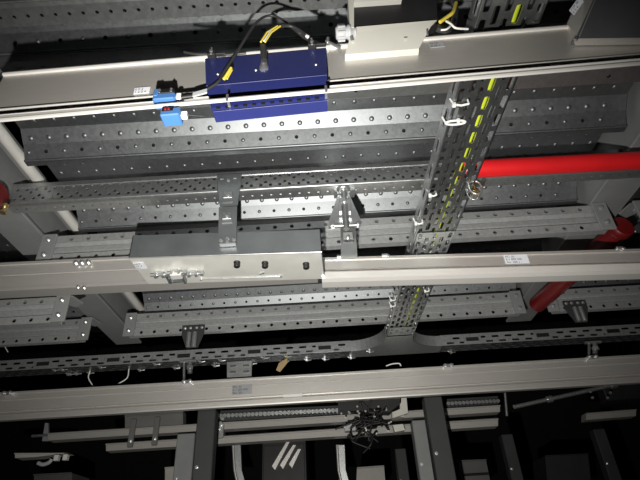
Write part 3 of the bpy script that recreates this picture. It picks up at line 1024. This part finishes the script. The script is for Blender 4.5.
# lower rail
A, B = PY(-14, 419, 1.76), PY(654, 379.3, 1.76)
A, B = A + (A - B) * .25, B + (B - A) * .25
lw = rail('long lower aluminium rail crossing the picture above the posts', A, B,
          [(0, 0), (.05, 0), (.05, .088), (0, .088), (0, .064), (.003, .062), (.003, .060), (0, .058), (0, .024), (.010, .023), (.010, .0185), (0, .0175)],
          [('top_lip', [(-.003, .084), (.004, .084), (.004, .091), (-.003, .091)], ALU),
           ('lower_lip', [(-.002, -.004), (.0, -.008), (.02, -.008), (.02, .012), (-.003, .014), (-.006, .010), (-.006, .002)], ALU)])
lu = (B - A).normalized()
label_sticker(PY(242, 389.5, 1.7585), lu, Z, .036, .0175, ['RC: 20', 'E-1 009 WE', 'No. 201'], lw, GLABEL)
b = MB().obox(PY(293, 395.5, 1.757), lu * .034, Y_ * .002, Z * .005)
b.build('white_strip', WHITE, lw)
for px, py in ((187, 382), (448, 366), (8, 393.5), (592, 357.5)):
    b = MB()
    q = PY(px, py, 1.752)
    b.obox(q, X * .018, Y_ * .008, Z * .006, .002)
    for dx in (-.01, .012):
        b.bolt(q + X * dx - Y_ * .008, -Y_, .005, .006)
    b.build('rail_nut', ZINC, lw)


# hangers off the far secondary beam and the cross tray
def trapeze(px, py, Y, s, label):
    t = thing('beam_clamp', label, 'bracket', PY(px, py + 14, Y), 'beam clamps on the far beam')
    c = PY(px, py, Y)
    MB().prism([c + V((-.047 * s, 0, .03)), c + V((.047 * s, 0, .03)), c + V((.047 * s, 0, .0)), c + V((.026 * s, 0, -.052)), c + V((-.022 * s, 0, -.052)), c + V((-.047 * s, 0, 0))], V((0, -.004, 0))).build('plate', DARKP, t)
    MB().tube([c + V((-.01, -.012, .002)), c + V((-.01, -.012, -.05))], .008, 10).tube([c + V((.01, -.012, .002)), c + V((.01, -.012, -.05))], .008, 10).build('clamp_screw', ZINC, t)
    b = MB()
    for dx in (-.035, -.012, .014, .036):
        b.bolt(c + V((dx * s, -.004, .022)), -Y_, .004, .005)
    b.build('bolt', ZINC, t)


trapeze(193, 334, 1.625, .85, 'dark trapezoid clamp plate under the far beam, left one')
trapeze(576, 309, 1.625, .85, 'dark trapezoid clamp plate under the far beam, right one')
for px, py0, py1, nm in ((188, 362, 382, 'left rod, beside the dark clamp plate'), (593, 343, 359, 'right rod near the picture edge')):
    t = thing('drop_rod', 'bright drop rod between crossing tray and lower rail, ' + nm, 'threaded rod', PY(px, py1, 1.79), 'drop rods')
    b = MB()
    b.tube([PY(px - 4, py0, 1.785), PY(px - 4, py1, 1.785)], .005, 8)
    b.tube([PY(px + 2, py0, 1.785), PY(px + 2, py0 + 11, 1.785)], .009, 10)
    b.build('rod', CHAN, t)
    MB().lathe(PY(px + 2, py0 + 4, 1.785), -Z, [(.013, 0), (.013, .012)], 6).obox(PY(px, py0 - .5, 1.785), X * .03, Y_ * .006, Z * .004).build('nut', ZINC, t)
t = thing('splice_plate', 'bright galvanised plate between crossing tray and lower rail label', 'plate', PY(240, 376, 1.80))
MB().prism([PY(227, 362, 1.80), PY(252, 360.5, 1.80), PY(251.5, 376, 1.80), PY(227, 377.5, 1.80)], V((0, .003, 0))).build('plate', ZINC, t)
b = MB()
for px, py in ((233, 366), (246, 365.5), (233, 372), (246, 371.5)):
    MB().obox(PY(px, py, 1.797), X * .011, Y_ * .002, Z * .004, .001).build('slot_rim', TRAY, t)
t = thing('card_tag', 'brown card tag hanging from the crossing tray', 'tag', PY(282, 371, 1.79))
MB().prism([PY(276, 370, 1.79), PY(280, 372, 1.79), PY(288, 362, 1.78), PY(286, 358.5, 1.78), PY(279, 363, 1.79)], V((0, .002, 0))).build('tag', CARD, t)
MB().tube([PY(287, 360, 1.78), PY(287, 354, 1.78)], .0015, 6).build('string', YEL, t)
single('white_wire', MB().spline([PY(386, 366, 1.78), PY(392, 364, 1.78), PY(399, 363.5, 1.78), PY(401, 366, 1.78)], .0025, 6, 6), WHITE, 'short white wire curl lying on the lower rail top', 'wire', PY(392, 364, 1.78))

# ------------------------------------------------------------------ posts below
def post(px, py, Y, wd, dep, m_, label, ztop):
    c = PY(px, py, Y)
    t = thing('steel_post', label, 'post', (c.x, Y + dep / 2, 0), 'steel posts')
    MB().box((c.x - wd / 2, Y, 0.008), (c.x + wd / 2, Y + dep, zz(ztop)), .003).build('shaft', m_, t)
    MB().box((c.x - wd / 2 - .04, Y - .04, 0), (c.x + wd / 2 + .04, Y + dep + .04, .008)).build('foot_plate', m_, t)
    b = MB()
    for zq in (.28, .12):
        b.bolt((c.x - wd * .3, Y, zz(zq)), -Y_, .004, .004)
    b.build('bolt', ZINC, t)
    return t


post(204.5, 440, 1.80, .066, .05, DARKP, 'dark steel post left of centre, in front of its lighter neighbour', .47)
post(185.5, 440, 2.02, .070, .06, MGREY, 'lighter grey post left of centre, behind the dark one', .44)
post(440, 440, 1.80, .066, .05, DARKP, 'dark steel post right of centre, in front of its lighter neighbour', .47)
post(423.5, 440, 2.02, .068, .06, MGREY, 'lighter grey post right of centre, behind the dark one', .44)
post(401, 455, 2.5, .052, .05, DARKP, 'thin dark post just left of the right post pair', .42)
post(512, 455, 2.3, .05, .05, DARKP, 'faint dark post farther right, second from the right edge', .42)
post(608, 455, 2.3, .05, .05, DARKP, 'faint dark post at far right below the lower rail', .42)


# ------------------------------------------------------------------ dim conveyor below, seen under the lower rail
def frame_bar(pts, Y, dep, m_, label):
    c = PY(pts[0][0], pts[0][1], Y)
    q = [PY(x, y, Y) for x, y in pts]
    cx = sum(q, V((0, 0, 0))) / len(q)
    t = thing('conveyor_bar', label, 'conveyor bar', cx, 'dim conveyor bars')
    MB().prism(q, V((0, dep, 0))).build('bar', m_, t)
    b = MB()
    a_, b_ = q[0].lerp(q[3], .15), q[1].lerp(q[2], .15)
    b.tube([a_ - Y_ * .003, b_ - Y_ * .003], .003, 6)
    b.build('edge_bead', m_, t)
    return t


frame_bar([(48, 433), (500, 404.8), (500, 411.8), (48, 440.5)], 2.09, .05, DIM, 'pale long conveyor bar behind the posts, upper one')
frame_bar([(106, 443.5), (498, 418), (498, 426), (106, 451)], 2.09, .05, DIM, 'pale long conveyor bar behind the posts, lower one')
frame_bar([(586, 413), (636, 409), (636, 416), (586, 420)], 2.3, .05, DIM, 'dim conveyor bar near the right picture edge')
frame_bar([(15, 453), (68, 453), (35, 457), (15, 458)], 2.15, .06, BEIGE, 'beige sheet edge low at the left')
frame_bar([(125, 414), (183, 411), (183, 424.5), (125, 428)], 2.085, .05, DGREY, 'dark grey sheet strip under the lower rail at left')

# roller strip between rail and conveyor bars
t = thing('roller_strip', 'strip of small bright rollers above the pale conveyor bars', 'rollers', PY(270, 413, 2.2))
b = MB()
for i in range(34):
    x, y = 217 + i * 4.0, 418.5 - i * .19
    b.lathe(PY(x, y - 2, 2.11), Y_, [(.009, -.01), (.009, .02)], 10)
b.build('roller', CHAN, t)
MB().prism([PY(215, 411, 2.135), PY(352, 405, 2.135), PY(352, 414, 2.135), PY(215, 422, 2.135)], V((0, .01, 0))).build('carrier', DARKP, t)
t = thing('roller_strip', 'dark strip of rollers at the right under the lower rail', 'rollers', PY(475, 402, 2.3))
b = MB()
for i in range(14):
    b.lathe(PY(448 + i * 3.8, 404 - i * .2, 2.11), Y_, [(.008, -.01), (.008, .02)], 10)
b.build('roller', CHAN, t)
MB().prism([PY(447, 399, 2.135), PY(498, 396, 2.135), PY(498, 406, 2.135), PY(447, 409, 2.135)], V((0, .01, 0))).build('carrier', DARKP, t)

# stop plate and motor cluster by the right posts
t = thing('drive_unit', 'dark drive unit with tangled wiring beside the right post pair', 'drive unit', PY(380, 425, 2.1))
MB().prism([PY(338, 391, 2.0), PY(402, 389, 2.0), PY(401, 403, 2.0), PY(390, 412, 2.0), PY(338, 410, 2.0)], V((0, .06, 0))).build('housing', BLACK, t)
MB().prism([PY(400, 393, 2.0), PY(406, 393, 2.0), PY(408, 413, 2.0), PY(393, 418, 2.0), PY(393, 412, 2.0), PY(400, 409, 2.0)], V((0, .02, 0))).build('stop_plate', BEIGE, t)
MB().prism([PY(392, 412, 2.02), PY(404, 411.4, 2.02), PY(404, 416.4, 2.02), PY(392, 418, 2.02)], V((0, .04, 0))).prism([PY(393, 425, 2.02), PY(403, 424, 2.02), PY(405, 430, 2.02), PY(395, 432, 2.02)], V((0, .04, 0))).build('angle', BEIGE, t)
MB().box(PY(329, 396, 2.0), PY(342, 390, 2.0) + Y_ * .03).box(PY(348, 395, 2.0), PY(354, 390, 2.0) + Y_ * .03).build('terminal', WHITE, t)
b = MB()
for i in range(26):
    x, y = random.uniform(346, 384), random.uniform(408, 436)
    p = PY(x, y, random.uniform(1.97, 2.0))
    b.spline([p, p + V((random.uniform(-.05, .05), random.uniform(-.02, .02), random.uniform(-.04, .04))), p + V((random.uniform(-.06, .06), random.uniform(-.02, .02), random.uniform(-.06, .06)))], .0035, 5, 6)
b.build('wiring', BLACK, t)
b = MB()
for i in range(22):
    x, y = random.uniform(338, 392), random.uniform(404, 434)
    b.lathe(PY(x, y, 1.985), -Y_, [(.004, 0), (.004, .005)], 8)
b.build('terminal_screw', ZINC, t)
MB().obox(PY(350, 428, 2.05), X * .022, Y_ * .02, Z * .014, .002).build('junction_block', GLAND, t)

# pneumatic rod at right
t = thing('gas_strut', 'thin grey strut sloping below the lower rail at right', 'strut', PY(565, 398, 1.95))
a_, b_ = PY(514, 407, 1.95), PY(613, 385, 1.95)
MB().tube([a_, b_], .008, 10).build('rod', CHAN, t)
MB().lathe(a_.lerp(b_, .33), b_ - a_, [(.013, 0), (.013, .02)], 10).lathe(b_, b_ - a_, [(.013, -.01), (.013, .012)], 10).build('collar', CHAN, t)
MB().tube([PY(505, 393, 1.95), PY(507, 416, 1.95)], .005, 8).build('pivot', CHAN, t)
t = thing('dark_drive', 'dark drive block under the lower rail near the right edge', 'drive unit', PY(610, 396, 1.95))
MB().obox(PY(622, 390, 2.06), X * .09, Y_ * .03, Z * .045, .004).build('housing', BLACK, t)
MB().obox(PY(635, 375, 1.9), X * .04, Y_ * .008, Z * .008).build('bright_edge', ZINC, t)
b = MB()
for px, py in ((606, 386), (607, 398), (610, 393), (590, 392), (592, 398)):
    b.lathe(PY(px, py, 1.93), -Y_, [(.005, 0), (.005, .006)], 8)
b.build('screw', ZINC, t)

# pale uprights, slanted slats and boxes low down
for (px, pb, wd, nm) in ((238, 480, .045, 'between the left posts and the slanted slats'), (342, 480, .030, 'left of the dark drive unit')):
    t = thing('guide_upright', 'slim pale upright with rounded foot ' + nm, 'upright', PY(px, 478, 2.5), 'slim pale uprights')
    MB().prism([PY(px - 5, 445, 2.5), PY(px + 2.5, 445, 2.5), PY(px + 3.5, 470, 2.5), PY(px + 8, 486, 2.5), PY(px - 2, 486, 2.5), PY(px - 4, 470, 2.5)], V((0, .02, 0))).build('web', CHAN, t)
    MB().tube([PY(px - 5, 445, 2.49), PY(px - 3.5, 470, 2.49), PY(px + 0, 486, 2.49)], .006, 8).build('edge', ALU, t)
q0, q1 = PY(262, 442, 2.64), PY(306, 442, 2.64)
t = thing('cabinet', 'black cabinet standing behind the three slanted pale slats', 'cabinet', ((q0.x + q1.x) / 2, 2.8, 0))
MB().box((q0.x, 2.64, 0), (q1.x, 2.95, q0.z), .004).build('body', BLACK, t)
MB().box((q0.x + .01, 2.632, .1), (q1.x - .01, 2.639, q0.z - .02), .002).build('door', BLACK, t)
for i, (x0, x1) in enumerate(((273, 290), (281, 296), (290, 301))):
    nm = ('left', 'middle', 'right')[i]
    y0_ = 441 + i * 4
    single('slanted_slat', MB().prism([PY(x1 - 3, y0_, 2.6), PY(x1, y0_, 2.6), PY(x0 + 2, 470 - i * 1.0, 2.6), PY(x0 - 1, 466 - i * 1.0, 2.6)], V((0, .03, .0))), ALU,
           'slanted pale slat deep below the conveyor bars, %s of three' % nm, 'slat', PY((x0 + x1) / 2, 455, 2.6), 'slanted slats')


def crate(poly, Y, dep, m_, label, split=None):
    q = [PY(x, y, Y) for x, y in poly]
    cx = sum(q, V((0, 0, 0))) / len(q)
    t = thing('storage_box', label, 'box', cx, 'dim boxes below')
    MB().prism(q, V((0, dep, 0))).build('body', m_, t)
    a_, b_ = q[0], q[1]
    MB().tube([a_ - Y_ * .004, b_ - Y_ * .004], .004, 6).build('rim', m_, t)
    if split:
        MB().tube([PY(*split[0], Y - .003), PY(*split[1], Y - .003)], .006, 6).build('gap', BLACK, t)


crate([(357, 468), (384, 466), (386, 490), (356, 490)], 2.7, .2, DIM, 'pale grey box low in the middle, left of the thin dark post')
crate([(458, 461), (486, 460), (492, 490), (462, 490)], 2.7, .2, DGREY, 'dim grey box right of the right post pair', ((463, 475), (489, 473.5)))
crate([(165, 468), (177, 467), (177, 490), (165, 490)], 2.7, .2, BEIGE, 'beige box low behind the left posts')
crate([(34, 475), (72, 473), (72, 490), (34, 490)], 2.6, .2, DGREY, 'ridged grey box low in the left corner')
crate([(545, 456), (588, 454), (592, 490), (548, 490)], 2.9, .2, DARKP, 'very dark box low at the right')
for px, py, w2, h2 in ((57, 458, 2, 2.6), (66, 457.5, 2, 2.8)):
    q = PY(px, py, 2.12)
    tag(MB().obox(q, X * .009, Y_ * .01, Z * .011, .001).build('reflector', WHITE, None, q), 'small white reflector below the beige sheet edge at left', 'reflector', 'white reflectors')
q = PY(45, 462, 2.12)
single('cable_hook', MB().spline([PY(38, 463, 2.12), PY(43, 464.5, 2.12), PY(49, 462.5, 2.12), PY(52, 459, 2.12)], .008, 6, 8), GLAND, 'pale curved hook under the beige sheet edge at left', 'hook', q)
t = thing('bracket_plate', 'small dark hanging plate under the lower rail at left', 'bracket', PY(47, 430, 2.1))
MB().prism([PY(45, 423, 2.1), PY(48, 423, 2.1), PY(48.5, 441, 2.1), PY(42, 441, 2.1)], V((0, .01, 0))).build('plate', GREY, t)
MB().tube([PY(32, 436, 2.1), PY(48, 435, 2.1)], .006, 8).build('pin', CHAN, t)
t = thing('clamp_block', 'bright clamp block at the left end of the pale conveyor bars', 'clamp', PY(221, 428, 2.1))
MB().obox(PY(222, 432, 2.1), X * .011, Y_ * .02, Z * .028, .002).build('block', CHAN, t)
b = MB()
for px, py in ((218, 416), (223, 419), (221, 424), (219, 428)):
    b.lathe(PY(px, py, 2.08), -Y_, [(.008, 0), (.008, .012)], 8)
b.build('knob', ZINC, t)

single('wire_end', MB().spline([PY(-4, 334, 1.79), PY(2, 342, 1.79), PY(8, 352, 1.79)], .0018, 6, 6), WHITE, 'thin white wire end slanting at the left picture edge above the crossing tray', 'wire', PY(2, 342, 1.79))
for px, py, nm in ((132, 433, 'left'), (156, 431, 'right')):
    q = PY(px, py, 2.075)
    t = thing('bar_hanger', 'small dark hanger across the long bars left of the posts, %s one of two' % nm, 'hanger', q, 'small bar hangers')
    MB().obox(q, X * .011, Y_ * .006, Z * .055, .002).build('strap', DGREY, t)
    MB().bolt(q + V((0, -.006, -.03)), -Y_, .006, .006).build('bolt', ZINC, t)
